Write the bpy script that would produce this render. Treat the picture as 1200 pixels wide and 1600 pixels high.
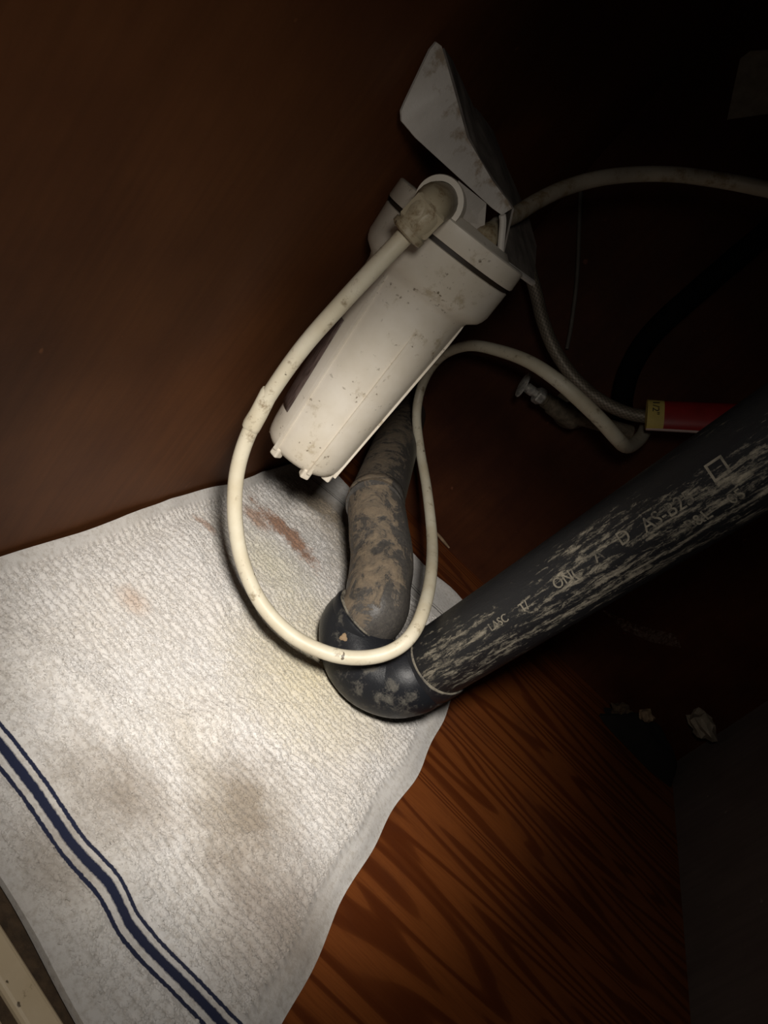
import bpy, math, random
import numpy as np
from mathutils import Matrix, Vector

for o in list(bpy.data.objects):
    bpy.data.objects.remove(o)
scene = bpy.context.scene
COL = scene.collection

# ------------------------------------------------------------------ camera
FPX, HGT = 1100.0, 0.31
A, B, G = (math.radians(v) for v in (67.4633, 5.5405, 43.6877))
ROT = (Matrix.Rotation(B, 3, 'Z') @ Matrix.Rotation(A, 3, 'X') @ Matrix.Rotation(G, 3, 'Z'))


def ray(x, y):
    return ROT @ Vector(((x - 600) / FPX, (800 - y) / FPX, -1.0))


_r = ray(537, 700)
CAM = _r * (HGT / _r.z)                      # cabinet corner (left, back, floor) is the origin
cd = bpy.data.cameras.new('camera')
cd.sensor_fit = 'VERTICAL'
cd.sensor_height = 32.0
cd.lens = FPX / 1600 * 32.0
cd.clip_start = 0.01
cam = bpy.data.objects.new('camera', cd)
cam.matrix_world = Matrix.Translation(CAM) @ ROT.to_4x4()
COL.objects.link(cam)
scene.camera = cam

# ------------------------------------------------------------------ world, lights, exposure
world = bpy.data.worlds.new('dim_room')
scene.world = world
world.use_nodes = True
bg = world.node_tree.nodes['Background']
bg.inputs[0].default_value = (1.0, 0.93, 0.86, 1)
bg.inputs[1].default_value = 0.018


def P(x, y, d):
    """a point seen at photo position x, y at distance d along the view axis (metres)"""
    return CAM + ray(x, y) * d


def onz(x, y, z=0.0):
    q = ray(x, y)
    return CAM + q * ((z - CAM.z) / q.z)


def ony(x, y, yy=0.0):
    q = ray(x, y)
    return CAM + q * ((yy - CAM.y) / q.y)


LPOS = CAM + Vector((-0.015, 0.03, 0.055))      # the hand torch, held just above the camera
aim = onz(460, 1000)


def torch_beam(name, energy, size, soft):
    ld = bpy.data.lights.new(name, 'SPOT')
    ld.energy = energy
    ld.color = (1.0, 0.945, 0.87)
    ld.spot_size = math.radians(size)
    ld.spot_blend = 1.0
    ld.shadow_soft_size = soft
    o = bpy.data.objects.new(name, ld)
    o.location = LPOS
    o.rotation_euler = (aim - LPOS).to_track_quat('-Z', 'Y').to_euler()
    COL.objects.link(o)


torch_beam('torch_hot_spot', 11.5, 54, .024)
torch_beam('torch_spill', 1.6, 108, .024)

scene.view_settings.view_transform = 'Standard'
scene.view_settings.look = 'None'
scene.view_settings.gamma = 1.0
scene.view_settings.use_curve_mapping = False
scene.view_settings.exposure = 0.0

# ------------------------------------------------------------------ helpers: objects
BASE = {}


def thing(name, label, cat, loc, group=None):
    o = bpy.data.objects.new(name, None)
    o.empty_display_size = 0.02
    o.location = loc
    o['label'] = label
    o['category'] = cat
    if group:
        o['group'] = group
    COL.objects.link(o)
    BASE[o.name] = Vector(loc)
    return o


def make(name, geo, mat, parent=None, base=None, smooth=True, angle=40, label=None):
    """geo = (verts, faces[, uvs per vertex]) in world metres; becomes one mesh object"""
    verts, faces = geo[0], geo[1]
    off = BASE[parent.name] if parent is not None else Vector(base if base is not None else (0, 0, 0))
    v = np.asarray([tuple(p) for p in verts], dtype=np.float64) - np.array(off)
    me = bpy.data.meshes.new(name)
    me.from_pydata(v.tolist(), [], [tuple(f) for f in faces])
    if len(geo) > 2 and geo[2] is not None:
        uvl = me.uv_layers.new(name='UVMap')
        li = np.empty(len(me.loops), dtype=np.int32)
        me.loops.foreach_get('vertex_index', li)
        uv = np.asarray(geo[2], dtype=np.float32)[li]
        uvl.data.foreach_set('uv', uv.ravel())
    me.update()
    if smooth:
        me.polygons.foreach_set('use_smooth', [True] * len(me.polygons))
        me.set_sharp_from_angle(angle=math.radians(angle))
    me.materials.append(mat)
    o = bpy.data.objects.new(name, me)
    COL.objects.link(o)
    if parent is not None:
        o.parent = parent
    else:
        o.location = off
    BASE[o.name] = Vector(off)
    if label:
        o['label'] = label
    return o


def tag(o, label, cat, group=None):
    o['label'] = label
    o['category'] = cat
    if group:
        o['group'] = group
    return o


class MB:
    def __init__(s):
        s.v, s.f, s.u = [], [], []

    def add(s, geo):
        n = len(s.v)
        s.v += [Vector(p) for p in geo[0]]
        s.f += [tuple(i + n for i in f) for f in geo[1]]
        s.u += list(geo[2]) if len(geo) > 2 and geo[2] is not None else [(0, 0)] * len(geo[0])
        return s

    def geo(s):
        return s.v, s.f, s.u


def catmull(pts, sub):
    """pts: list of tuples (any dimension)"""
    p = np.array(pts, float)
    n = len(p)
    ext = np.vstack([2 * p[0] - p[1], p, 2 * p[-1] - p[-2]])
    out = []
    for i in range(n - 1):
        a, b, c, d = ext[i:i + 4]
        for k in range(sub):
            t = k / sub
            out.append(.5 * (2 * b + (c - a) * t + (2 * a - 5 * b + 4 * c - d) * t * t + (3 * b - a - 3 * c + d) * t ** 3))
    out.append(p[-1])
    return np.array(out)


def tube(path, rad, seg=20, sub=8, cap=True, smoothpath=True, warp=None):
    """swept tube; path list of Vectors, rad number or list"""
    n = len(path)
    rr = [rad] * n if not hasattr(rad, '__len__') else list(rad)
    ctl = [tuple(p) + (r,) for p, r in zip(path, rr)]
    s = catmull(ctl, sub) if smoothpath else np.array(ctl, float)
    pts = [Vector(q[:3]) for q in s]
    rs = s[:, 3]
    m = len(pts)
    tan = []
    for i in range(m):
        a = pts[max(i - 1, 0)]
        b = pts[min(i + 1, m - 1)]
        tan.append((b - a).normalized())
    ref = Vector((0, 0, 1)) if abs(tan[0].z) < .9 else Vector((1, 0, 0))
    nrm = (ref - tan[0] * ref.dot(tan[0])).normalized()
    V, F, U = [], [], []
    L = 0.0
    for i in range(m):
        if i:
            L += (pts[i] - pts[i - 1]).length
            nrm = (nrm - tan[i] * nrm.dot(tan[i])).normalized()
        bn = tan[i].cross(nrm)
        for k in range(seg):
            a = 2 * math.pi * k / seg
            r = rs[i] * (warp(L, a) if warp else 1.0)
            V.append(pts[i] + (nrm * math.cos(a) + bn * math.sin(a)) * r)
            U.append((L, k / seg))
    for i in range(m - 1):
        for k in range(seg):
            a, b = i * seg + k, i * seg + (k + 1) % seg
            F.append((a, b, b + seg, a + seg))
    if cap:
        F.append(tuple(range(seg - 1, -1, -1)))
        F.append(tuple((m - 1) * seg + k for k in range(seg)))
    return V, F, U


def lathe(org, axis, prof, seg=48, ref=None, warp=None, closed=False):
    """prof: (distance along axis, radius)"""
    ax = Vector(axis).normalized()
    ref = Vector(ref) if ref is not None else (Vector((0, 0, 1)) if abs(ax.z) < .9 else Vector((0, -1, 0)))
    u = (ref - ax * ref.dot(ax)).normalized()
    w = ax.cross(u)
    V, F, U = [], [], []
    m = len(prof)
    for i, (t, r) in enumerate(prof):
        for k in range(seg):
            a = 2 * math.pi * k / seg
            q = r * (warp(t, a) if warp else 1)
            V.append(Vector(org) + ax * t + (u * math.cos(a) + w * math.sin(a)) * q)
            U.append((t, k / seg))
    rows = m if closed else m - 1
    for i in range(rows):
        j = (i + 1) % m
        for k in range(seg):
            k2 = (k + 1) % seg
            F.append((i * seg + k, i * seg + k2, j * seg + k2, j * seg + k))
    if not closed:
        if prof[0][1] > 1e-6:
            F.append(tuple(range(seg - 1, -1, -1)))
        if prof[-1][1] > 1e-6:
            F.append(tuple((m - 1) * seg + k for k in range(seg)))
    return V, F, U


def boxg(c, ex, ey, ez):
    """box from centre and three half-extent vectors"""
    c = Vector(c)
    V = []
    for sx in (-1, 1):
        for sy in (-1, 1):
            for sz in (-1, 1):
                V.append(c + Vector(ex) * sx + Vector(ey) * sy + Vector(ez) * sz)
    F = [(0, 1, 3, 2), (4, 6, 7, 5), (0, 4, 5, 1), (2, 3, 7, 6), (0, 2, 6, 4), (1, 5, 7, 3)]
    return V, F


def slab(poly, thick):
    """polygon (list of Vector, roughly flat) given thickness by vector"""
    n = len(poly)
    t = Vector(thick)
    V = [Vector(p) for p in poly] + [Vector(p) + t for p in poly]
    F = [tuple(range(n - 1, -1, -1)), tuple(range(n, 2 * n))]
    for i in range(n):
        j = (i + 1) % n
        F.append((i, j, j + n, i + n))
    return V, F


def bevel(o, w, seg=2):
    m = o.modifiers.new('soft_edges', 'BEVEL')
    m.width = w
    m.segments = seg
    m.limit_method = 'ANGLE'
    return o


# ------------------------------------------------------------------ helpers: materials
class NT:
    def __init__(s, name):
        s.m = bpy.data.materials.new(name)
        s.m.use_nodes = True
        s.t = s.m.node_tree
        s.b = s.t.nodes['Principled BSDF']

    def n(s, kind, **kw):
        nd = s.t.nodes.new(kind)
        for k, v in kw.items():
            if k.startswith('i_'):
                key = k[2:]
                key = int(key) if key.isdigit() else key.replace('_', ' ')
                nd.inputs[key].default_value = v
            else:
                setattr(nd, k, v)
        return nd

    def l(s, a, b):
        s.t.links.new(a, b)

    def coord(s, kind='Object', scale=(1, 1, 1), rot=(0, 0, 0), loc=(0, 0, 0)):
        c = s.n('ShaderNodeTexCoord')
        mp = s.n('ShaderNodeMapping')
        mp.inputs['Scale'].default_value = scale
        mp.inputs['Rotation'].default_value = rot
        mp.inputs['Location'].default_value = loc
        s.l(c.outputs[kind], mp.inputs['Vector'])
        return mp.outputs[0]

    def noise(s, vec, scale, detail=4, rough=.6, dist=0):
        t = s.n('ShaderNodeTexNoise')
        t.inputs['Scale'].default_value = scale
        t.inputs['Detail'].default_value = detail
        t.inputs['Roughness'].default_value = rough
        t.inputs['Distortion'].default_value = dist
        if vec is not None:
            s.l(vec, t.inputs['Vector'])
        return t.outputs['Fac']

    def ramp(s, fac, *stops, interp='LINEAR'):
        r = s.n('ShaderNodeValToRGB')
        r.color_ramp.interpolation = interp
        e = r.color_ramp.elements
        while len(e) < len(stops):
            e.new(.5)
        for q, (p, c) in zip(e, stops):
            q.position = p
            q.color = (c, c, c, 1) if not hasattr(c, '__len__') else (*c, 1)
        s.l(fac, r.inputs[0])
        return r.outputs[0]

    def mix(s, fac, a, b, mode='MIX'):
        m = s.n('ShaderNodeMix', data_type='RGBA', blend_type=mode)
        for i, v in ((0, fac), (6, a), (7, b)):
            if hasattr(v, 'is_linked') or isinstance(v, bpy.types.NodeSocket):
                s.l(v, m.inputs[i])
            elif i == 0:
                m.inputs[0].default_value = v
            else:
                m.inputs[i].default_value = (*v, 1)
        return m.outputs[2]

    def math(s, op, a, b=0.0, clamp=False):
        m = s.n('ShaderNodeMath', operation=op, use_clamp=clamp)
        for i, v in ((0, a), (1, b)):
            if isinstance(v, bpy.types.NodeSocket):
                s.l(v, m.inputs[i])
            else:
                m.inputs[i].default_value = v
        return m.outputs[0]

    def bump(s, h, strength=.3, dist=.001):
        b = s.n('ShaderNodeBump')
        b.inputs['Strength'].default_value = strength
        b.inputs['Distance'].default_value = dist
        s.l(h, b.inputs['Height'])
        s.l(b.outputs[0], s.b.inputs['Normal'])

    def out(s, col=None, rough=None, metal=None, spec=None):
        for key, v in (('Base Color', col), ('Roughness', rough), ('Metallic', metal), ('Specular IOR Level', spec)):
            if v is None:
                continue
            if isinstance(v, bpy.types.NodeSocket):
                s.l(v, s.b.inputs[key])
            else:
                s.b.inputs[key].default_value = (*v, 1) if hasattr(v, '__len__') else v
        return s.m


def simple(name, col, rough=.5, metal=0.0, var=.25, scale=60, bump=0.0):
    k = NT(name)
    c = k.coord()
    f = k.noise(c, scale, 5)
    d = tuple(x * (1 - var) for x in col)
    col_ = k.mix(k.ramp(f, (.35, 0.0), (.65, 1.0)), d, col)
    if bump:
        k.bump(f, bump, .001)
    return k.out(col_, rough, metal)


def mat_floor():
    k = NT('varnished_plywood')
    c = k.coord('Object', (1, 1, 1), (0, 0, math.radians(-4)))
    # cathedral grain: stretched along x
    mp = k.n('ShaderNodeMapping')
    mp.inputs['Scale'].default_value = (1.5, 15, 15)
    k.l(c, mp.inputs['Vector'])
    big = k.noise(mp.outputs[0], 1.0, 2, .45, .35)
    rings = k.math('SINE', k.math('MULTIPLY', big, 105.0))
    r01 = k.math('MULTIPLY_ADD', rings, .5)
    r01.node.inputs[2].default_value = .5
    mp2 = k.n('ShaderNodeMapping')
    mp2.inputs['Scale'].default_value = (30, 700, 700)
    k.l(c, mp2.inputs['Vector'])
    fine = k.noise(mp2.outputs[0], 1.0, 3, .7)
    g = k.ramp(r01, (.04, 1.0), (.28, .75), (.42, .2), (.95, 0.0))
    col = k.mix(g, (.215, .062, .015), (.105, .025, .006))
    col = k.mix(k.ramp(fine, (.45, .0), (.75, .4)), col, (.07, .015, .004))
    dirt = k.noise(k.coord('Object'), 14, 5, .65)
    col = k.mix(k.ramp(dirt, (.5, 0.0), (.75, .5)), col, (.07, .02, .008))
    k.bump(fine, .12, .0006)
    return k.out(col, k.ramp(dirt, (.3, .33), (.7, .5)), 0, .4)


def mat_wall(name, a, b, rough=.55, scale=18, spec=.3):
    k = NT(name)
    c = k.coord('Object')
    n1 = k.noise(c, scale, 5, .6)
    mp = k.n('ShaderNodeMapping')
    mp.inputs['Scale'].default_value = (160, 160, 9)
    k.l(c, mp.inputs['Vector'])
    n2 = k.noise(mp.outputs[0], 1.0, 3, .6)
    col = k.mix(k.ramp(n1, (.35, 0.0), (.68, 1.0)), a, b)
    col = k.mix(k.ramp(n2, (.4, 0.0), (.75, .35)), col, tuple(x * .6 for x in a))
    n3 = k.noise(c, 420, 3, .6)
    spots = k.noise(c, 75, 2, .5)
    col = k.mix(k.ramp(spots, (.74, 0.0), (.79, .5)), col, tuple(min(1, x * 2.6 + .02) for x in b))
    h = k.math('ADD', k.math('MULTIPLY', n1, .6), k.math('MULTIPLY', n3, .25))
    k.bump(h, .35, .0012)
    return k.out(col, rough, 0, spec)


def mat_plastic():
    k = NT('aged_white_plastic')
    c = k.coord('Object')
    n = k.noise(c, 22, 5, .6)
    col = k.mix(k.ramp(n, (.35, 0.0), (.7, 1.0)), (.66, .61, .53), (.55, .49, .39))
    grime = k.noise(c, 48, 6, .7)
    col = k.mix(k.ramp(grime, (.585, 0.0), (.68, .6)), col, (.30, .23, .13))
    speck = k.noise(c, 330, 2, .5)
    mask = k.math('MULTIPLY', k.ramp(speck, (.66, 0.0), (.72, 1.0)), k.ramp(grime, (.47, 0.0), (.6, .85)))
    col = k.mix(mask, col, (.10, .07, .035))
    k.bump(grime, .12, .0008)
    return k.out(col, .42, 0, .4)


def mat_hose(name, a, b, dirt_lo=.52, spec=.4):
    k = NT(name)
    c = k.coord('Object')
    n = k.noise(c, 30, 5, .6)
    col = k.mix(k.ramp(n, (.35, 0.0), (.7, 1.0)), a, b)
    d = k.noise(c, 85, 6, .75)
    col = k.mix(k.ramp(d, (dirt_lo, 0.0), (dirt_lo + .12, .75)), col, (.16, .10, .04))
    sp = k.noise(c, 210, 2, .5)
    col = k.mix(k.ramp(sp, (.72, 0.0), (.76, .85)), col, (.05, .03, .015))
    k.bump(d, .15, .0006)
    return k.out(col, .45, 0, spec)


def mat_abs(name, dust_amt, along=True, dust=(.30, .27, .22), lo=.5, base=(.012, .013, .016), band=None):
    """black drain plastic; dust and scuffs in streaks along the pipe (UV u = metres along it, v = round it)"""
    k = NT(name)
    if along:
        c = k.coord('UV', (60, 42, 1))
        c2 = k.coord('UV', (11, 18, 1))
    else:
        c = k.coord('Object', (1, 1, 1))
        c2 = k.coord('Object', (.35, .35, .35))
    s1 = 1.0 if along else 75
    n1 = k.noise(c, 1.3 * s1, 8, .78, .4)
    n2 = k.noise(c2, 1.3 if along else 75, 3, .55)
    n3 = k.noise(k.coord('Object'), 900, 3, .7)
    m = k.math('ADD', k.math('MULTIPLY', n1, .62), k.math('MULTIPLY', n2, .38))
    m = k.math('ADD', m, k.math('MULTIPLY', k.math('SUBTRACT', n3, .5), .10))
    if band is not None:
        geo = k.n('ShaderNodeNewGeometry')
        dot = k.n('ShaderNodeVectorMath', operation='DOT_PRODUCT')
        k.l(geo.outputs['True Normal'], dot.inputs[0])
        dot.inputs[1].default_value = band
        m = k.math('ADD', m, k.ramp(dot.outputs['Value'], (.35, -.0), (.93, .10)))
        m = k.math('SUBTRACT', m, .065)
    f = k.ramp(m, (lo, 0.0), (lo + .05, dust_amt * .45), (lo + .13, dust_amt))
    col = k.mix(f, base, dust)
    k.bump(m, .45, .0012)
    rough = k.ramp(f, (0.0, .36), (.5, .85))
    return k.out(col, rough, 0, .32)


def mat_elbow():
    """black elbow: tan dust caked on the side towards the corner, thin grey film elsewhere"""
    k = NT('dusty_black_elbow')
    c = k.coord('Object')
    n1 = k.noise(c, 60, 7, .72, .6)
    n2 = k.noise(c, 420, 4, .75)
    n3 = k.noise(c, 170, 5, .7)
    geo = k.n('ShaderNodeNewGeometry')
    dot = k.n('ShaderNodeVectorMath', operation='DOT_PRODUCT')
    k.l(geo.outputs['True Normal'], dot.inputs[0])
    dot.inputs[1].default_value = (-.80, -.35, .45)
    m = k.math('ADD', k.math('MULTIPLY', dot.outputs['Value'], .22), n1)
    m = k.math('ADD', m, k.math('MULTIPLY', k.math('SUBTRACT', n3, .5), .35))
    film = k.mix(k.ramp(n2, (.35, 0.0), (.7, 1.0)), (.045, .042, .040), (.085, .076, .066))
    cake = k.mix(k.ramp(n3, (.35, 0.0), (.65, 1.0)), (.25, .19, .125), (.15, .115, .08))
    f = k.ramp(m, (.60, 0.0), (.65, .5), (.76, .9))
    col = k.mix(f, film, cake)
    pits = k.ramp(n2, (.60, 0.0), (.68, .8))
    col = k.mix(k.math('MULTIPLY', pits, f), col, (.03, .022, .015))
    k.bump(k.math('ADD', k.math('MULTIPLY', f, .5), k.math('MULTIPLY', n2, .3)), .6, .0016)
    return k.out(col, k.ramp(f, (0.0, .45), (.5, .9)), 0, .4)


M = {}
M['floor'] = mat_floor()
M['left'] = mat_wall('brown_laminate', (.090, .032, .0115), (.140, .052, .018), .6, 9, .14)
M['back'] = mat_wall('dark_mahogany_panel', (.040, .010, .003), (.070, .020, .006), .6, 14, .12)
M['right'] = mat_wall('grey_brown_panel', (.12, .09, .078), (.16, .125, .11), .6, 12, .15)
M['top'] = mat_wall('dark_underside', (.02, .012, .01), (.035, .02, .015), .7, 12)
M['plastic'] = mat_plastic()
M['hose'] = mat_hose('yellowed_white_hose', (.68, .63, .50), (.56, .49, .35), .56)
M['hose_grey'] = mat_hose('dusty_grey_hose', (.36, .31, .24), (.26, .215, .155), .52)
M['worn'] = mat_abs('worn_raised_lettering', .8, False, (.27, .24, .185), .43, (.03, .028, .026))
M['elbow'] = mat_elbow()
M['bend'] = mat_abs('black_trap_bend', .5, False, (.24, .22, .18), .528)
M['rubber'] = simple('black_rubber', (.005, .0045, .004), .85)
M['rubber'].node_tree.nodes['Principled BSDF'].inputs['Specular IOR Level'].default_value = .08
M['cable'] = simple('dull_grey_sheath', (.12, .105, .085), .7)
M['seal'] = simple('dark_seal', (.03, .02, .012), .6)
M['fitting'] = mat_hose('dirty_translucent_fitting', (.42, .36, .25), (.30, .24, .15), .5)
M['painted_metal'] = None


def mat_painted():
    k = NT('rusty_painted_steel')
    c = k.coord('Object')
    n = k.noise(c, 35, 5, .6)
    col = k.mix(k.ramp(n, (.35, 0.0), (.7, 1.0)), (.60, .56, .51), (.5, .46, .42))
    uv = k.coord('UV')
    sx = k.n('ShaderNodeSeparateXYZ')
    k.l(uv, sx.inputs[0])
    r = k.noise(c, 120, 6, .7)
    edge = k.math('ADD', k.ramp(sx.outputs[0], (0.0, .30), (.25, .14), (.55, 0.0)), r)
    col = k.mix(k.ramp(edge, (.70, 0.0), (.86, .7)), col, (.23, .15, .075))
    k.bump(r, .4, .001)
    return k.out(col, .5, 0, .4)


M['painted_metal'] = mat_painted()
M['steel'] = simple('dull_chrome', (.72, .70, .64), .4, .3, .5, 300, .2)
M['braid'] = None


def mat_braid():
    k = NT('braided_steel')
    c = k.coord('UV', (420, 14, 1), (0, 0, 0))
    w = k.n('ShaderNodeTexChecker')
    w.inputs['Scale'].default_value = 1.0
    k.l(k.coord('UV', (420, 22, 1), (0, 0, .0)), w.inputs['Vector'])
    n = k.noise(k.coord('Object'), 90, 4)
    col = k.mix(w.outputs['Fac'], (.26, .22, .17), (.14, .12, .09))
    col = k.mix(k.ramp(n, (.5, 0.0), (.7, .6)), col, (.09, .07, .045))
    k.bump(w.outputs['Fac'], .3, .0005)
    return k.out(col, .5, .35)


M['braid'] = mat_braid()
M['yellow'] = simple('yellow_paper', (.60, .46, .12), .6, 0, .2, 60)
M['red'] = simple('red_paper', (.30, .012, .012), .45, 0, .3, 40)
M['ink'] = simple('black_ink', (.02, .015, .01), .6)
M['white_ink'] = simple('white_ink', (.6, .45, .4), .6)
M['paper'] = simple('stained_paper', (.36, .30, .22), .8, 0, .35, 80, .3)
M['crumb'] = simple('tan_crumb', (.32, .22, .13), .9, 0, .4, 160, .5)
M['dark_crumb'] = simple('dark_crumb', (.13, .085, .045), .9, 0, .5, 160, .5)
M['cream'] = mat_hose('cream_painted_wood', (.74, .61, .42), (.64, .51, .33), .63)
M['grime'] = simple('dark_grime', (.09, .055, .028), .8, 0, .5, 200, .6)
M['label'] = None


def mat_label():
    k = NT('printed_label')
    uv = k.coord('UV', (1, 1, 1))
    sx = k.n('ShaderNodeSeparateXYZ')
    k.l(uv, sx.inputs[0])
    # print runs in fine lines along the label's length
    n = k.noise(k.coord('UV', (6, 46, 1)), 1.0, 2, .5)
    col = k.mix(k.ramp(n, (.5, 0.0), (.58, .8)), (.105, .075, .068), (.035, .022, .018))
    n2 = k.noise(k.coord('Object'), 120, 4)
    col = k.mix(k.ramp(n2, (.5, 0.0), (.8, .4)), col, (.17, .13, .11))
    return k.out(col, .35, 0, .5)


M['label'] = mat_label()
M['web'] = None


def mat_web():
    k = NT('cobweb')
    n = k.noise(k.coord('Object'), 260, 4, .8)
    k.l(k.ramp(n, (.45, 0.0), (.75, .35)), k.b.inputs['Alpha'])
    return k.out((.35, .28, .22), .9)


M['web'] = mat_web()

# ================================================================== the setting
W = 0.552          # cabinet width
YF = -0.5955         # front edge of the cabinet floor at the left; it runs a little askew
SF = -0.12
YE = -0.72
SK = 0.078         # the back panel is a touch out of square
ZT = 0.66


def struct(name, geo, mat, smooth=False):
    o = make(name, geo, mat, smooth=smooth)
    o['kind'] = 'structure'
    return o


def panel(a, b, c, d, t):
    return slab([Vector(a), Vector(b), Vector(c), Vector(d)], Vector(t))


yb = SK * W
struct('floor', panel((-.018, YF - SF * .018, 0), (W + .018, YF + SF * (W + .018), 0), (W + .02, yb + .03, 0), (-.02, .03, 0), (0, 0, -.018)), M['floor'])
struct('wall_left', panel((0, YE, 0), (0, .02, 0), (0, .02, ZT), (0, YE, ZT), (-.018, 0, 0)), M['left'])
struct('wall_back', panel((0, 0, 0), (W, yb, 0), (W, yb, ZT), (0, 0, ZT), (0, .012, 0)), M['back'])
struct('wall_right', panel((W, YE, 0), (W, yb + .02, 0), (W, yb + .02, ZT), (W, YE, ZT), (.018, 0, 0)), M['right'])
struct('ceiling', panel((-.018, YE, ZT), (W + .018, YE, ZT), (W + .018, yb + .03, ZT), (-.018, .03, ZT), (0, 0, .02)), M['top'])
# the front rail of the cabinet: dirty joint, cream rail, dark groove, cream lip
RX = Vector((W / 2, SF * W / 2, 0))


def rail(y0, y1, ztop):
    return boxg((W / 2, YF + SF * W / 2 - (y0 + y1) / 2, ztop - .015), RX, (0, (y1 - y0) / 2, 0), (0, 0, .015))


tr = MB()
tr.add(rail(.0097, .0220, .0015))
tr.add(rail(.0267, .0555, .0015))
trim = struct('trim_1', tr.geo(), M['cream'])
bevel(trim, .0022, 3)
struct('trim_2', rail(.0003, .0500, -.0010), M['grime'])

# ================================================================== towel


class VN:
    """smooth value noise on a random lattice"""

    def __init__(s, seed):
        s.t = np.random.default_rng(seed).random((256, 256))

    def __call__(s, x, y):
        xi, yi = np.floor(x).astype(int), np.floor(y).astype(int)
        fx, fy = x - xi, y - yi
        fx = fx * fx * (3 - 2 * fx)
        fy = fy * fy * (3 - 2 * fy)
        g = lambda a, b: s.t[a % 256, b % 256]
        return ((g(xi, yi) * (1 - fx) + g(xi + 1, yi) * fx) * (1 - fy)
                + (g(xi, yi + 1) * (1 - fx) + g(xi + 1, yi + 1) * fx) * fy) - .5


TWB = (.135, -.36, 0.0)
XR0, YB0, YF0 = .272, -.086, -.619


def sstep(a, b, x):
    t = np.clip((x - a) / (b - a), 0, 1)
    return t * t * (3 - 2 * t)


vn = [VN(i) for i in range(8)]


def stripe_y(x):
    """where the broad stripe runs: it wanders a little across the cloth"""
    return np.interp(x, [0, .06, .095, .12, .14, .165, .19, .215, .25, .28],
                     [-.580, -.580, -.5795, -.5805, -.5825, -.5875, -.5905, -.5895, -.5865, -.582])


def towel_map(s, t):
    """cloth coordinates 0..1 -> world x, y (resting outline) """
    xl = .0032 + .0007 * np.sin(t * 21)
    xr = XR0 + .0018 * np.sin(t * 15 + .8) + .0011 * np.sin(t * 41)
    x = xl + (xr - xl) * s
    yb_ = YB0 + .004 * np.sin(s * 9 + 1) - .004 * (1 - s)
    yf_ = -.6170 - .14 * (x - .145) + .0015 * np.sin(s * 14 + .4)
    y = yb_ + (yf_ - yb_) * t
    return x, y


def gauss(x, y, cx, cy, rx, ry, ang=0.0):
    c, s_ = math.cos(ang), math.sin(ang)
    dx, dy = x - cx, y - cy
    a = (dx * c + dy * s_) / rx
    b = (-dx * s_ + dy * c) / ry
    return np.exp(-(a * a + b * b))


def towel_height(x, y, s, t):
    z = np.full_like(x, .0045)
    z += .007 * np.maximum(0, vn[0](x * 13 + 3, y * 13 + 40)) * 1.3
    z += .004 * vn[1](x * 28 + 9, y * 22 + 70)
    # folds lying across the cloth
    z += .0050 * gauss(x, y, .150, -.470, .045, .009, math.radians(62))
    z += .0045 * gauss(x, y, .205, -.520, .050, .008, math.radians(35))
    z += .0060 * gauss(x, y, .075, -.535, .040, .012, math.radians(20))
    z += .0045 * gauss(x, y, .060, -.390, .060, .010, math.radians(-28))
    z += .0060 * gauss(x, y, .105, -.345, .012, .060, math.radians(-14))
    z += .0055 * gauss(x, y, .052, -.205, .050, .010, math.radians(15))
    z += .0040 * gauss(x, y, .190, -.180, .055, .008, math.radians(-8))
    z += .0070 * gauss(x, y, .172, -.585, .018, .030, math.radians(10))
    z += .0045 * gauss(x, y, .235, -.400, .010, .070, math.radians(8))
    # pressed flat under the drain trap
    flat = np.maximum(gauss(x, y, .198, -.330, .050, .060), gauss(x, y, .16, -.29, .05, .04))
    z = z * (1 - .85 * flat) + .0035 * .85 * flat
    # the edge against the side panel is pushed up
    z += .005 * np.exp(-(s / .03) ** 2) * sstep(.02, .12, t) - .003 * np.exp(-((s - .06) / .03) ** 2)
    z += .003 * np.exp(-(t / .03) ** 2)
    z -= .6 * (z - .004) * sstep(.955, 1.0, t)
    # the outer hem curls down to the floor
    z = np.maximum(z, .003)
    z *= 1 - .35 * sstep(.965, 1, s)
    return z


def bands(x, y, s, t):
    """1 on terry pile, 0 on flat woven hems and stripe bands"""
    hem = sstep(.020, .040, s) * (1 - sstep(.925, .955, s)) * sstep(.13, .15, t)
    hem = hem * (1 - sstep(.985, .995, t))
    v = y - stripe_y(x)
    band = sstep(-.0095, -.0075, v) * (1 - sstep(.0075, .0095, v))
    return hem * (1 - .9 * band)


FRONT_T = .930
NX, NY = 330, 650
S, T = np.meshgrid(np.linspace(0, 1, NX), np.linspace(0, 1, NY))
TX, TY = towel_map(S, T)
TZ = towel_height(TX, TY, S, T)
PILE = bands(TX, TY, S, T)
rows = np.sin(2 * math.pi * TY / .0052 + 3.0 * vn[2](TX * 60, TY * 60) + 1.5 * vn[3](TX * 200, TY * 200))
fuzz = .6 * vn[4](TX * 520, TY * 520) + 1.1 * vn[6](TX * 270, TY * 270) + .8 * vn[1](TX * 140, TY * 140)
TZ2 = TZ + PILE * (.0016 + .0007 * rows * (.4 + 1.2 * np.maximum(0, vn[7](TX * 22, TY * 22) + .35)) + .0014 * fuzz)
TZ2 += (1 - PILE) * .00025 * vn[5](TX * 500, TY * 90)
tv = np.stack([TX, TY, TZ2], -1).reshape(-1, 3)
tuv = np.stack([TX, T], -1).reshape(-1, 2)
idx = np.arange(NX * NY).reshape(NY, NX)
tf = np.stack([idx[1:, :-1], idx[1:, 1:], idx[:-1, 1:], idx[:-1, :-1]], -1).reshape(-1, 4).tolist()
border = list(idx[0, :]) + list(idx[1:, -1]) + list(idx[-1, -2::-1]) + list(idx[-2:0:-1, 0])
low = tv[border].copy()
low[:, 2] = .0008
n0 = len(tv)
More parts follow.
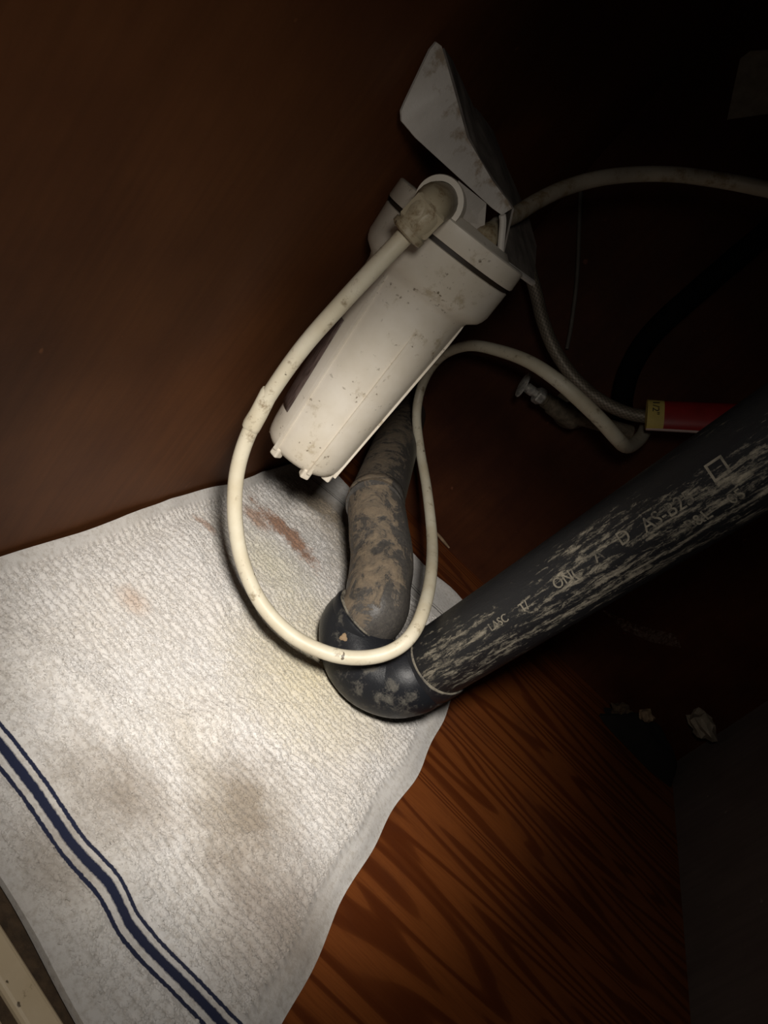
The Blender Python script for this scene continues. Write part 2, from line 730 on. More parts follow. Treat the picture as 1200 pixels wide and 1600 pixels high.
tv = np.vstack([tv, low])
tuv = np.vstack([tuv, tuv[border]])
nb = len(border)
for i in range(nb):
    j = (i + 1) % nb
    tf.append((int(border[j]), int(border[i]), n0 + i, n0 + j))


def mat_towel():
    k = NT('white_terry_towel')
    c = k.n('ShaderNodeTexCoord')
    sx = k.n('ShaderNodeSeparateXYZ')
    k.l(c.outputs['UV'], sx.inputs[0])
    U, V = sx.outputs[0], sx.outputs[1]
    n_big = k.noise(k.coord('Object'), 16, 4, .6)
    n_mid = k.noise(k.coord('Object'), 55, 5, .7)
    n_fin = k.noise(k.coord('Object'), 700, 3, .7)
    col = k.mix(k.ramp(n_big, (.35, 0.0), (.7, 1.0)), (.72, .70, .68), (.68, .645, .60))
    grub_shade = k.noise(k.coord('Object'), 330, 4, .7)  # root dirt, doubling as relief shading painted into the pile
    col = k.mix(k.ramp(grub_shade, (.46, 0.0), (.68, .55)), col, (.42, .375, .32))
    pos = k.coord('Object')

    def blotch(px, py, rx, ry, ang, colr, amt, soft=.55, rag=.5):
        nonlocal col
        w = onz(px, py, .006)
        mp = k.n('ShaderNodeMapping', vector_type='TEXTURE')
        mp.inputs['Location'].default_value = (w.x - TWB[0], w.y - TWB[1], 0)
        mp.inputs['Rotation'].default_value = (0, 0, math.radians(ang))
        mp.inputs['Scale'].default_value = (rx, ry, 1)
        k.l(pos, mp.inputs['Vector'])
        sep = k.n('ShaderNodeSeparateXYZ')
        k.l(mp.outputs[0], sep.inputs[0])
        d = k.math('SQRT', k.math('ADD', k.math('POWER', k.math('ABSOLUTE', sep.outputs[0]), 2.0), k.math('POWER', k.math('ABSOLUTE', sep.outputs[1]), 2.0)))
        d = k.math('ADD', d, k.math('MULTIPLY', k.math('SUBTRACT', n_mid, .5), rag * 2.2))
        d = k.math('ADD', d, k.math('MULTIPLY', k.math('SUBTRACT', n_fin, .5), rag * 1.0))
        f = k.ramp(d, (1 - soft, amt), (1.0, 0.0))
        col = k.mix(f, col, colr)

    # old tide marks, rust, and darker grey-brown areas, where they lie on the cloth
    blotch(490, 1040, .080, .10, 0, (.68, .60, .38), .65, .9, .3)
    blotch(420, 880, .06, .05, 0, (.66, .62, .45), .5, .9, .3)
    blotch(375, 1270, .040, .056, 20, (.24, .19, .135), .80, .85, .5)
    blotch(190, 1245, .044, .030, 20, (.27, .22, .17), .72, .85, .5)
    blotch(435, 1440, .050, .060, 0, (.27, .22, .18), .75, .85, .45)
    blotch(75, 1345, .028, .018, 0, (.33, .28, .23), .55, .8, .5)
    blotch(300, 1180, .05, .015, -20, (.44, .39, .31), .35, .8, .5)
    blotch(452, 836, .044, .017, -2, (.29, .13, .058), .85, .5, .95)
    blotch(400, 808, .022, .012, -2, (.33, .17, .09), .7, .5, .6)
    blotch(320, 820, .014, .006, 10, (.36, .2, .12), .6, .5, .6)
    blotch(210, 937, .016, .012, 0, (.50, .36, .26), .55, .8, .5)
    blotch(495, 785, .085, .045, -12, (.25, .19, .12), .85, .75, .5)
    blotch(545, 880, .03, .05, 0, (.38, .32, .24), .5, .8, .5)

    # woven navy stripes: thin, broad, thin; and the fine pair in the far border
    sh = k.n('ShaderNodeAttribute', attribute_name='band')
    vv = sh.outputs['Fac']
    jit = k.math('MULTIPLY', k.math('SUBTRACT', k.noise(k.coord('Object'), 520, 2, .6), .5), .0011)
    vv = k.math('ADD', vv, jit)

    def line(c0, w, colr, amt=1.0):
        nonlocal col
        d = k.math('ABSOLUTE', k.math('SUBTRACT', vv, c0))
        f = k.ramp(k.math('DIVIDE', d, w * 1.25), (.64, amt), (.92, 0.0))
        col = k.mix(f, col, colr)

    navy = (.019, .024, .058)
    line(.0056, .00095, navy)
    line(0.0, .0023, navy)
    line(-.0062, .0010, navy)
    line(.4455, .0011, (.05, .045, .045), .85)
    line(.4505, .0007, (.09, .08, .07), .8)
    h = k.math('ADD', k.math('MULTIPLY', n_fin, .6), k.math('MULTIPLY', k.noise(k.coord('Object'), 1500, 2), .5))
    k.bump(h, .35, .0008)
    k.b.inputs['Sheen Weight'].default_value = .15
    k.b.inputs['Sheen Roughness'].default_value = .6
    return k.out(col, .95, 0, .1)


M['towel'] = mat_towel()
BANDV = (TY - stripe_y(TX)).reshape(-1)
tw_root = thing('towel', 'white terry towel with navy stripes, stained, spread on the cabinet floor', 'towel', (.135, -.36, .0))
towel = make('cloth', (tv, tf, tuv), M['towel'], tw_root, angle=75)
BASE[tw_root.name] = Vector((.135, -.36, 0))


def set_band(o, arr):
    a = o.data.attributes.new('band', 'FLOAT', 'POINT')
    a.data.foreach_set('value', np.asarray(arr, dtype=np.float32))


set_band(towel, np.concatenate([BANDV, BANDV[border]]))

# terry loops: far too many to count, one piece of pile
rng = np.random.default_rng(5)
NT_ = 80000
ii = rng.integers(0, (NX - 2), NT_)
jj = rng.integers(0, (NY - 2), NT_)
keep = PILE[jj, ii] > .6
ii, jj = ii[keep], jj[keep]
n = len(ii)
root = np.stack([TX[jj, ii], TY[jj, ii], TZ2[jj, ii] - .0004], -1)
root[:, 0] += rng.uniform(-.0004, .0004, n)
root[:, 1] += rng.uniform(-.0004, .0004, n)
ang = rng.normal(.6, .8, n)
hh = rng.uniform(.0005, .0010, n)[:, None]
ln = rng.uniform(.0006, .0012, n)[:, None]
dr = np.stack([np.cos(ang), np.sin(ang), 0 * ang], -1) * ln
sd = np.stack([-np.sin(ang), np.cos(ang), 0 * ang], -1) * rng.uniform(.0004, .0007, n)[:, None]
up = np.array([0, 0, 1.0]) * hh
q = [root - dr, root - dr * .55 + up * .85, root + dr * .55 + up, root + dr * 1.1]
pv = np.stack([q[0] - sd, q[0] + sd, q[1] - sd, q[1] + sd, q[2] - sd, q[2] + sd, q[3] - sd, q[3] + sd], 1).reshape(-1, 3)
b8 = np.arange(n)[:, None] * 8
pf = np.concatenate([b8 + np.array([[0, 2, 3, 1]]), b8 + np.array([[2, 4, 5, 3]]), b8 + np.array([[4, 6, 7, 5]])], 0).tolist()
pile = make('terry_pile', (pv, pf, np.repeat(np.stack([TX[jj, ii], T[jj, ii]], -1), 8, 0)), M['towel'], tw_root, smooth=False)
pile.data.polygons.foreach_set('use_smooth', [True] * len(pile.data.polygons))
set_band(pile, np.repeat(BANDV.reshape(NY, NX)[jj, ii], 8))
pile['kind'] = 'stuff'

# ================================================================== water filter
TOP = P(703, 383, .418)             # middle of the black seal under the cap
_q = ray(703, 383)
_d = (TOP - CAM).dot(_q) / ray(470, 709).dot(_q)     # seen square-on at the cap
BOT = P(470, 709, _d + .008)        # underside of the bowl
AX = (TOP - BOT).normalized()
LEN = (TOP - BOT).length
toCam = (CAM - TOP).normalized()
F0 = (toCam - AX * toCam.dot(AX)).normalized()      # the side of the bowl that faces the viewer
F1 = AX.cross(F0)                                   # towards the right as seen from the viewer? (checked below)
RT = .0445
filt = thing('water_filter', 'tall grimy white plastic water filter hanging from a rusty bracket in the corner', 'water filter', BOT)


def fpt(t, ang, r):
    """point on the filter: t along the axis from the bottom (m), angle from the viewer's side, radius"""
    a = math.radians(ang)
    return BOT + AX * t + (F0 * math.cos(a) + F1 * math.sin(a)) * r


RB, RS = .0276, .0352


def rbody(t):
    return RB + (RS - RB) * min(1, max(0, t / (LEN * .80)))


prof = [(0.0, 0.0), (.0, .018), (.0010, RB - .0035), (.0040, RB - .0008), (.0075, RB)]
for q in np.linspace(.08, .80, 10):
    prof.append((LEN * q, rbody(LEN * q)))
prof += [(LEN * .82, RS + .0012), (LEN * .845, RS + .0065), (LEN * .86, RT - .0014), (LEN * .88, RT - .0004), (LEN - .0022, RT), (LEN - .0018, RT - .001), (LEN - .0018, 0)]
bowl = make('filter_bowl', lathe(BOT, AX, prof, 72, F0), M['plastic'], filt, angle=50)
# ribs with small lugs at the foot
RIB = [-33, 24, 81, 138, 195, 252]
for a in RIB:
    t0, t1 = .0020, LEN * (.86 if a != 24 else .72)
    pth, n_ = [], 12
    V, F = [], []
    for i in range(n_ + 1):
        t = t0 + (t1 - t0) * i / n_
        r = rbody(t)
        hgt = .0014 * min(1, (n_ - i) / 2 + .15)
        hw = math.degrees(.0013 / r)
        V += [fpt(t, a - hw, r - .001), fpt(t, a - hw * .75, r + hgt), fpt(t, a + hw * .75, r + hgt), fpt(t, a + hw, r - .001)]
    for i in range(n_):
        for k in range(3):
            q = i * 4 + k
            F.append((q, q + 1, q + 5, q + 4))
    F += [(3, 2, 1, 0), tuple(n_ * 4 + k for k in range(4))]
    make('rib', (V, F), M['plastic'], bowl, angle=30)
    lug = MB()
    rad = (fpt(0, a, 1) - BOT).normalized()
    tan_ = AX.cross(rad)
    cc = BOT + rad * (RB - .0038) + AX * .0002
    lug.add(boxg(cc, rad * .0034, tan_ * .0032, AX * .0036))
    bevel(make('lug', lug.geo(), M['plastic'], bowl, smooth=False), .0012, 2)
# dark seal and cap
make('seal', lathe(BOT, AX, [(LEN - .0022, RT - .004), (LEN - .0022, RT - .0012), (LEN + .0012, RT - .0012), (LEN + .0012, RT - .004)], 64, F0), M['seal'], filt, label='thin black rubber seal')
CT = .0128
prof = [(LEN + .0010, RT - .006), (LEN + .0010, RT + .0004), (LEN + .0018, RT + .0010), (LEN + CT - .0008, RT + .0006), (LEN + CT, RT - .0004), (LEN + CT, RT - .010),
        (LEN + CT + .003, RT - .014), (LEN + CT + .0035, .010), (LEN + CT + .0035, 0)]
capo = make('cap', lathe(BOT, AX, prof, 72, F0), M['plastic'], filt, angle=40)
# inlet boss: a short horizontal barrel on top of the cap, open towards the viewer
PC = P(688, 316, .383)
pdir = (P(640, 345, .335) - P(688, 316, .383)).normalized()
pdir = (pdir - AX * pdir.dot(AX) * .8).normalized()
pr = .0138
prof = [(-.045, pr - .001), (.004, pr), (.006, pr - .0004), (.006, pr - .0035), (-.020, pr - .0040), (-.045, pr - .0042)]
barrel = make('inlet_boss', lathe(PC, pdir, prof, 40, AX, closed=True), M['plastic'], capo, angle=40)
web = boxg(PC - AX * .010 - pdir * .022, pdir * .0265, AX.cross(pdir) * .0132, AX * .0105)
bevel(make('boss_foot', web, M['plastic'], capo, smooth=False), .002)
# elbow and nut
elb = MB()
hose0 = P(640, 360, .352)
down = (P(600, 402, .358) - hose0).normalized()
e1 = hose0 - down * .012
elb.add(tube([PC - pdir * .020, PC - pdir * .004, PC.lerp(e1, .55) + pdir * .004 + AX * .002, e1, hose0], [.0098, .0100, .0104, .0094, .0088], 20, 6))
inlet = make('inlet_elbow', elb.geo(), M['fitting'], filt, label='brown stained push-in elbow')
nutp = [(-.0165, .0090), (-.0150, .0104), (-.0030, .0104), (-.0020, .0094)]
make('nut', lathe(hose0, down, nutp, 6, F0), M['fitting'], inlet, smooth=False)
make('collar', lathe(hose0, down, [(-.0010, .0070), (-.0010, .0096), (.0020, .0096), (.0030, .0080), (.0030, .0070)], 24, F0), M['fitting'], inlet)
# outlet fitting on the far side of the cap
out_a = P(744, 392, .405)
out_b = P(768, 362, .415)
og = MB()
og.add(tube([out_a - AX * .012, out_a - AX * .004, out_a + (out_b - out_a) * .3 + AX * .002, out_b], [.0095, .0095, .0080, .0062], 18, 6))
outlet = make('outlet_elbow', og.geo(), M['fitting'], filt)
make('nut', lathe(out_a - AX * .013, AX, [(0, .0100), (.002, .0112), (.007, .0112), (.009, .0100)], 6, F0), M['fitting'], outlet, smooth=False)
# printed label wrapped on the left of the bowl
LV, LF, LU = [], [], []
na, nt = 10, 12
for i in range(nt + 1):
    for j in range(na + 1):
        t = LEN * (.16 + .42 * i / nt)
        a = -125 + 77 * j / na
        LV.append(fpt(t, a, rbody(t) + .0006))
        LU.append((i / nt, j / na))
for i in range(nt):
    for j in range(na):
        q = i * (na + 1) + j
        LF.append((q, q + 1, q + na + 2, q + na + 1))
lab = make('label', (LV, LF, LU), M['label'], filt, label='faded brown printed label')
sm = lab.modifiers.new('thickness', 'SOLIDIFY')
sm.thickness = .0004
sm.offset = 1

# bracket: bent sheet of painted steel, rusting along the bend
FA = [P(x, y, d) for x, y, d in ((628, 190, .338), (627, 174, .336), (633, 160, .335), (672, 78, .322), (682, 66, .321), (690, 72, .323), (692, 92, .327),
                                (708, 135, .336), (719, 175, .345), (730, 215, .357), (748, 250, .370), (770, 283, .382), (792, 312, .394), (800, 326, .399), (784, 336, .398), (770, 326, .394), (700, 262, .366), (650, 216, .346))]
ctr = sum(FA, Vector()) / len(FA)
nrm = (FA[3] - FA[14]).cross(FA[0] - FA[14]).normalized()
if nrm.dot(CAM - ctr) > 0:
    nrm = -nrm
bru = []
ridge = FA[5:14]


def ridge_dist(p):
    return min((p - r).length for r in ridge)


def plate(poly, th, fine=9):
    """flat-ish plate with an inner grid so that the wear can follow the bend (u = distance to bend / 40 mm)"""
    import bmesh
    bm = bmesh.new()
    vs = [bm.verts.new(p) for p in poly]
    f = bm.faces.new(vs)
    bmesh.ops.triangulate(bm, faces=[f])
    bmesh.ops.subdivide_edges(bm, edges=bm.edges[:], cuts=3, use_grid_fill=True)
    bm.normal_update()
    geom = bmesh.ops.extrude_face_region(bm, geom=bm.faces[:])
    bmesh.ops.translate(bm, vec=th, verts=[g for g in geom['geom'] if isinstance(g, bmesh.types.BMVert)])
    bmesh.ops.recalc_face_normals(bm, faces=bm.faces[:])
    bm.verts.index_update()
    V = [v.co.copy() for v in bm.verts]
    F = [tuple(v.index for v in f.verts) for f in bm.faces]
    bm.free()
    return V, F, [(min(1, ridge_dist(v) / .04), 0) for v in V]


brk = make('bracket', plate(FA, nrm * .0016), M['painted_metal'], filt, angle=30, label='bent white bracket rusting along its fold')
FB2 = [P(690, 76, .325), P(708, 135, .338), P(719, 175, .347), P(730, 215, .359), P(748, 250, .372), P(770, 283, .384), P(800, 327, .401), P(783, 404, .418), P(832, 442, .470), P(836, 385, .505), P(824, 340, .505), P(790, 262, .480), P(768, 205, .455), P(735, 150, .415), P(710, 105, .362)]
nb_ = (FB2[3] - FB2[0]).cross(FB2[11] - FB2[0]).normalized()
M['shaded_metal'] = simple('shaded_painted_steel', (.22, .19, .165), .6, 0, .5, 60, .3)  # bracket paint darkened: shade of the turned-away flange put into the colour
make('flange', plate(FB2, nb_ * .0012), M['shaded_metal'], brk, angle=30)
lip = MB()
LP = [P(785, 336, .394), P(786, 350, .397), P(782, 400, .409), P(788, 410, .413), P(832, 442, .462)]
lip.add(tube(LP, .0020, 8, 4))
make('edge_lip', (lip.v, lip.f, [(0.25, 0)] * len(lip.v)), M['painted_metal'], brk)
# short tab that fixes the bracket to the cap
tabp = [P(716, 282, .372), P(760, 318, .392), P(756, 372, .414), P(726, 362, .410)]
make('tab', (lambda g: (g[0], g[1], [(.6, 0)] * len(g[0])))(slab(tabp, -F0 * .002)), M['painted_metal'], brk, smooth=False)

# ================================================================== hoses
# the long white loop from the filter inlet to the wall
hp = [(640, 360, .352), (624, 378, .355), (580, 424, .362), (530, 478, .376), (478, 537, .390), (436, 594, .402), (404, 646, .413), (380, 700, .422), (368, 755, .430), (368, 820, .437), (381, 884, .443),
      (410, 945, .446), (455, 992, .446), (510, 1020, .446), (560, 1028, .446), (606, 1020, .447), (640, 996, .452), (661, 955, .475), (673, 900, .53), (675, 840, .60), (667, 765, .66), (656, 700, .70), (651, 650, .715),
      (657, 610, .715), (672, 577, .705), (697, 552, .685), (735, 540, .655), (780, 548, .63), (826, 565, .61), (868, 592, .60), (905, 624, .60), (940, 658, .605), (965, 686, .615), (978, 697, .635), (990, 694, .66), (1004, 680, .69), (1012, 660, .722)]
hr = []
for x, y, d in hp:
    hr.append(.00475)
for i in range(26, len(hp)):
    hr[i] = .00475 + .0017 * min(1, (i - 25) / 5)
path = [P(*q) for q in hp]
hose = make('water_hose', tube(path, hr, 20, 8), M['hose'], base=path[0])
tag(hose, 'long yellowed white hose looping from the filter elbow over the towel to the wall', 'hose')
# swollen joint part-way down the loop
jn = path[6]
jd = (path[7] - path[5]).normalized()
jw = random.Random(3)
# crimp
hose_joint = make('crimp', lathe(jn, jd, [(-.016, .0047), (-.0145, .0051), (.0, .0053), (.008, .0057), (.0105, .0054), (.0115, .0047)], 24,
                                 warp=lambda t, a: 1 + .05 * math.sin(3 * a + t * 500)), M['hose'], hose)
hose_joint.location = (0, 0, 0)

up_pts = [(766, 364, .414), (785, 346, .425), (808, 334, .44), (840, 314, .455), (885, 293, .47), (940, 278, .48), (1000, 272, .49), (1060, 273, .49), (1120, 281, .49), (1170, 290, .485), (1230, 304, .48), (1300, 330, .47), (1390, 380, .46)]
path = [P(*q) for q in up_pts]
h2 = make('water_hose', tube(path, .0052, 18, 8), M['hose_grey'], base=path[0])
tag(h2, 'grimy beige hose arching to the right behind the bracket', 'hose')

# braided supply line with its paper tag
bp = [(560, -340, .60), (640, -120, .62), (700, 40, .64), (745, 180, .655), (790, 310, .66), (818, 390, .665), (836, 452, .67), (848, 500, .67), (866, 545, .67), (895, 588, .67), (930, 620, .67), (966, 640, .668), (1003, 650, .665), (1080, 655, .655), (1150, 648, .66), (1200, 640, .69), (1225, 635, .705)]
path = [P(*q) for q in bp]
path = [Vector((p.x, min(p.y, -.012), min(p.z, ZT))) for p in path]
sup = thing('supply_hose', 'braided grey supply hose with a yellow and red paper tag', 'hose', path[-1])
bh = make('braided_hose', tube(path, .0062, 18, 8), M['braid'], sup)
# tag, folded over the hose: yellow end, red body, white lower edge
t0, t1, t2 = P(1010, 648, .648), P(1036, 650, .646), P(1150, 655, .632)
td = (t2 - t0).normalized()
tu = (P(1012, 622, .650) - P(1008, 671, .644)).normalized()
tu = (tu - td * tu.dot(td)).normalized()
tn = td.cross(tu)
if tn.dot(CAM - t0) < 0:
    tn = -tn
hw = .0146


def sleeve(a, b, r_out, nseg=28):
    """flattened paper sleeve round the hose"""
    V, F = [], []
    for p in (a, b):
        for k in range(nseg):
            q = 2 * math.pi * k / nseg
            V.append(p + tu * math.copysign(abs(math.cos(q)) ** .8, math.cos(q)) * r_out + tn * math.sin(q) * .0072)
    for k in range(nseg):
        k2 = (k + 1) % nseg
        F.append((k, k2, k2 + nseg, k + nseg))
    F += [tuple(range(nseg - 1, -1, -1)), tuple(range(nseg, 2 * nseg))]
    return V, F


ytag = make('yellow_band', sleeve(t0, t1, hw), M['yellow'], sup, angle=60, label='yellow end of the paper tag')
rtag = make('red_band', sleeve(t1, t2, hw), M['red'], sup, angle=60, label='red body of the paper tag')
edge = boxg((t0 + t2) / 2 - tu * (hw - .0002) + tn * .0012, (t2 - t0) / 2, tu * .0009, tn * .0010)
make('tag_edge', edge, M['white_ink'], sup, smooth=False)


def text_geo(body, size, origin, xdir, ydir, depth=.0002, fold=None):
    cu = bpy.data.curves.new('text', 'FONT')
    cu.body = body
    cu.size = size
    cu.extrude = depth
    cu.resolution_u = 3
    o = bpy.data.objects.new('text_tmp', cu)
    COL.objects.link(o)
    dg = bpy.context.evaluated_depsgraph_get()
    me = bpy.data.meshes.new_from_object(o.evaluated_get(dg))
    z = xdir.cross(ydir)
    if fold:
        V = [fold(v.co) for v in me.vertices]
    else:
        V = [origin + xdir * v.co.x + ydir * v.co.y + z * v.co.z for v in me.vertices]
    F = [tuple(p.vertices) for p in me.polygons]
    bpy.data.objects.remove(o)
    bpy.data.curves.remove(cu)
    bpy.data.meshes.remove(me)
    return V, F


# small print runs across the yellow end, as on the photo
make('print', text_geo('1/2"', .0085, t0 + td * .0042 + tu * (hw - .003) + tn * .0070, -tu, td), M['ink'], ytag, smooth=False)
make('print', text_geo('III', .0052, t1 + td * .021 + tu * .0068 + tn * .0068, -tu, td), M['white_ink'], rtag, smooth=False)
# connecting nut at the far end of the supply line
make('nut', lathe(t2, td, [(0, .0085), (.002, .0100), (.012, .0100), (.014, .0085)], 6), M['steel'], sup, smooth=False)

# slim cable hanging in front of the back panel
cp = [(925, -120, .0), (918, 60, 0), (912, 200, 0), (906, 330, 0), (902, 430, 0), (894, 500, 0), (886, 545, 0)]
path = []
for x, y, _ in cp:
    path.append(ony(x, y, -.006))
path[0].z = min(path[0].z, ZT)
cab = make('cable', tube(path, .0021, 10, 6), M['cable'], base=path[-1])
tag(cab, 'thin grey cable hanging down the dark back panel', 'cable')

# black drain hose sagging in the dark behind the tag
bpth = [(1420, 180, .66), (1290, 290, .66), (1190, 370, .665), (1090, 455, .68), (1020, 520, .70), (985, 575, .72), (972, 625, .73), (975, 660, .74)]
path = [P(*q) for q in bpth]
path = [Vector((min(max(p.x, .01), W - .02), min(p.y, -.013), min(p.z, ZT))) for p in path]
bk = make('drain_hose', tube(path, .011, 18, 8), M['rubber'], base=path[-1])
tag(bk, 'black rubber hose curving down to the red tag', 'hose')

# ================================================================== shut-off valve on the back panel
v0 = P(817, 601, .690)
v1 = P(905, 662, .715)
vd = (v1 - v0).normalized()
M['valve_dust'] = simple('dusty_brass', (.22, .18, .125), .7, .2, .5, 200, .4)
valve = thing('shutoff_valve', 'small dull metal shut-off valve with an oval handle on the back panel', 'valve', v1)
vL = (v1 - v0).length
hd = lathe(v0, vd, [(-.0015, 0), (-.0015, .010), (-.0005, .0135), (.0010, .0135), (.0020, .010), (.0020, 0)], 28, ref=(P(830, 575, .69) - v0))
mvec = (P(812, 622, .69) - P(826, 580, .69)).normalized()
hV = []
for p in hd[0]:
    q = p - v0
    k = q.dot(mvec)
    r_ = q - mvec * k
    r2 = r_ - vd * r_.dot(vd)
    hV.append(v0 + mvec * k + vd * r_.dot(vd) + r2 * .55)
make('handle', (hV, hd[1], hd[2]), M['steel'], valve)
make('stem', lathe(v0, vd, [(0, .0032), (.006, .0032), (.006, .0052), (.013, .0052), (.013, .0036), (.019, .0036)], 18), M['steel'], valve)
make('packing_nut', lathe(v0 + vd * .017, vd, [(0, .0078), (.0015, .0088), (.007, .0088), (.0085, .0078)], 6), M['steel'], valve, smooth=False)
make('valve_body', lathe(v0 + vd * .025, vd, [(0, .0062), (.004, .0062), (.004, .0078), (.012, .0078), (.013, .0098), (.030, .0105), (.045, .0098), (.045, 0)], 20), M['valve_dust'], valve)
bc = v0 + vd * .052
wall_pt = Vector((bc.x + .004, SK * bc.x, bc.z))
make('wall_stub', tube([bc, bc.lerp(wall_pt, .5), wall_pt], .0085, 16, 3), M['valve_dust'], valve)
make('escutcheon', lathe(wall_pt, (bc - wall_pt), [(0, .022), (.002, .022), (.005, .017), (.006, .009)], 32), M['valve_dust'], valve)
outl = P(985, 676, .712)
make('outlet_stub', tube([bc, bc.lerp(outl, .5) - Vector((0, .004, 0)), outl], [.0085, .0075, .0075], 16, 4), M['valve_dust'], valve)

# ================================================================== drain: black pipe, trap and arm
RP = .0245
pa = P(684, 1033, .488)
pb = P(1150, 733, .333)
pdv = (pb - pa).normalized()
ptop = pa + pdv * ((ZT - pa.z) / pdv.z)
drain = thing('drain_trap', 'black plastic sink drain with dusty pipe and trap resting on the towel', 'drain pipe', P(600, 1068, .492))
plen = (ptop - pa).length
# moulded lettering along the pipe: read towards the upper right, raised a fraction of a millimetre
fc = (CAM - pa)
fc = (fc - pdv * fc.dot(pdv)).normalized()
fs = fc.cross(pdv)            # across the pipe


_a = -.30
BAND = fc * math.cos(_a) + fs * math.sin(_a)
M['pipe'] = mat_abs('black_drain_pipe', .9, True, (.31, .275, .21), .532, (.012, .0125, .014), tuple(BAND))
pipe = make('tail_pipe', tube([pa - pdv * .006, pa + pdv * plen * .33, pa + pdv * plen * .66, ptop], RP, 64, 16), M['pipe'], drain, label='long black pipe with worn moulded lettering and grey dust')


def on_pipe(along, around):
    """wraps text x (along the pipe) and y (round it) onto the surface"""
    def f(co):
        a = around + co.y / RP
        return pa + pdv * (along + co.x) + (fc * math.cos(a) + fs * math.sin(a)) * (RP + .00012 + co.z)
    return f


def along_of(px, py):
    """distance along the pipe whose axis passes closest to this photo position"""
    best = min(((CAM + ray(px, py) * 1.0 - CAM).normalized().cross((pa + pdv * (k * .001) - CAM).normalized()).length, k) for k in range(0, 420))
    return best[1] * .001


lets = [('LASC', .0070, (805, 970), -.10), ('T/', .0075, (852, 940), -.12), ('ON(', .0085, (905, 905), -.10), ('A', .0090, (968, 868), -.08), ('D', .0100, (1008, 842), -.06),
        ('AS-B25', .0098, (1040, 818), -.10), ('B&L', .0078, (1096, 805), -.52), ('05', .0078, (1160, 768), -.52)]
for body, size, (x, y), ar in lets:
    make('lettering', text_geo(body, size, None, Vector((1, 0, 0)), Vector((0, 1, 0)), .00035, on_pipe(along_of(x, y), ar)), M['worn'], pipe, smooth=False)
# open square mark after the lettering
sq = MB()
a0 = along_of(1150, 745)
for (x0, y0, x1, y1) in ((0, 0, .009, .0012), (0, .0078, .009, .009), (0, 0, .0012, .009), (.0078, 0, .009, .009)):
    V, F = boxg((0, 0, 0), (.5, 0, 0), (0, .5, 0), (0, 0, .5))
    f = on_pipe(a0, .0)
    V = [f(Vector((x0 + (v.x + .5) * (x1 - x0), y0 + (v.y + .5) * (y1 - y0), v.z * .0006))) for v in V]
    sq.add((V, F))
make('lettering', sq.geo(), M['worn'], pipe, smooth=False)

# socket at the foot of the pipe
RH = RP * 1.08
make('socket', lathe(pa - pdv * .010, pdv, [(-.012, RH - .001), (.0, RH), (.010, RH), (.0125, RH - .0008), (.0135, RP + .0012), (.0120, RP - .001)], 56), M['bend'], drain, angle=35)
make('cement_bead', lathe(pa - pdv * .010, pdv, [(.0122, RP), (.0133, RP + .0009), (.0142, RP + .0005), (.0147, RP - .0003)], 56, warp=lambda t, a: 1 + .016 * math.sin(5 * a) * math.sin(2 * a + 1)), M['worn'], drain)
# U-bend
u_in = pa - pdv * .020
h2c = P(561, 977, .512)
h2d = Vector((-.02, .10, 1.0)).normalized()
ub = [u_in + pdv * .006, u_in - pdv * .004, P(640, 1058, .494), P(612, 1061, .496), P(580, 1047, .500), P(560, 1019, .506), h2c - h2d * .004, h2c + h2d * .004]
ub = [Vector((p.x, p.y, max(p.z, RH + .0032))) for p in ub]
make('trap_bend', tube(ub, [RH, RH, RH, RH, RH, RH, RH, RH], 48, 8), M['bend'], drain)
make('rim', lathe(h2c, h2d, [(.002, RH), (.0075, RH + .0010), (.0095, RH + .0004), (.0100, RP + .0008), (.008, RP - .001)], 56, warp=lambda t, a: 1 + .006 * math.sin(4 * a)), M['bend'], drain)
make('cement_bead', lathe(h2c, h2d, [(.0092, RP), (.0104, RP + .0010), (.0112, RP + .0003), (.0116, RP - .0008)], 56, warp=lambda t, a: 1 + .018 * math.sin(3 * a + 1) * math.sin(7 * a)), M['worn'], drain)
make('drip', lathe(P(537, 996, .484), (CAM - P(537, 996, .484)), [(-.002, .0028), (.0002, .0026), (.0012, .0012), (.0014, 0)], 12, warp=lambda t, a: 1 + .25 * math.sin(3 * a)), M['crumb'], drain, label='dried tan drip')
# elbow rising out of the rim and running back to the corner
wall_end = Vector((.030, SK * .030, .085))
el = [h2c + h2d * .004, h2c + h2d * .018, P(592, 916, .520), P(597, 876, .540), P(592, 828, .556), P(587, 785, .572)]
RE = RP * .97
make('return_elbow', tube(el, [RP * .97, RP * .97, RE, RE * 1.02, RE, RE * .97], 48, 8, warp=lambda L, a: 1 + .010 * math.sin(9 * a + L * 160) * math.sin(L * 90)), M['elbow'], drain, label='black elbow caked in tan dust')
e_end = el[-1]
arm_d = (wall_end - e_end).normalized()
make('trap_arm', tube([e_end - arm_d * .010, e_end.lerp(wall_end, .33), e_end.lerp(wall_end, .66), wall_end], RP * .94, 48, 6), M['elbow'], drain)
make('hub_ring', lathe(e_end, arm_d, [(-.006, RE * .95), (-.004, RE * 1.01), (.006, RE * 1.0), (.008, RE * .94)], 48, warp=lambda t, a: 1 + .02 * math.sin(7 * a) * math.sin(3 * a)), M['elbow'], drain)

# ================================================================== odds and ends


def lump(c, r, seed, flat=.7, n=9):
    rn = random.Random(seed)
    V, F = [], []
    seg = n + 3
    for i in range(n + 1):
        th = math.pi * i / n
        for k in range(seg):
            a = 2 * math.pi * k / seg
            q = r * (1 + rn.uniform(-.28, .28))
            V.append(Vector(c) + Vector((q * math.sin(th) * math.cos(a), q * math.sin(th) * math.sin(a), q * flat * math.cos(th))))
    for i in range(n):
        for k in range(seg):
            k2 = (k + 1) % seg
            F.append((i * seg + k, (i + 1) * seg + k, (i + 1) * seg + k2, i * seg + k2))
    return V, F


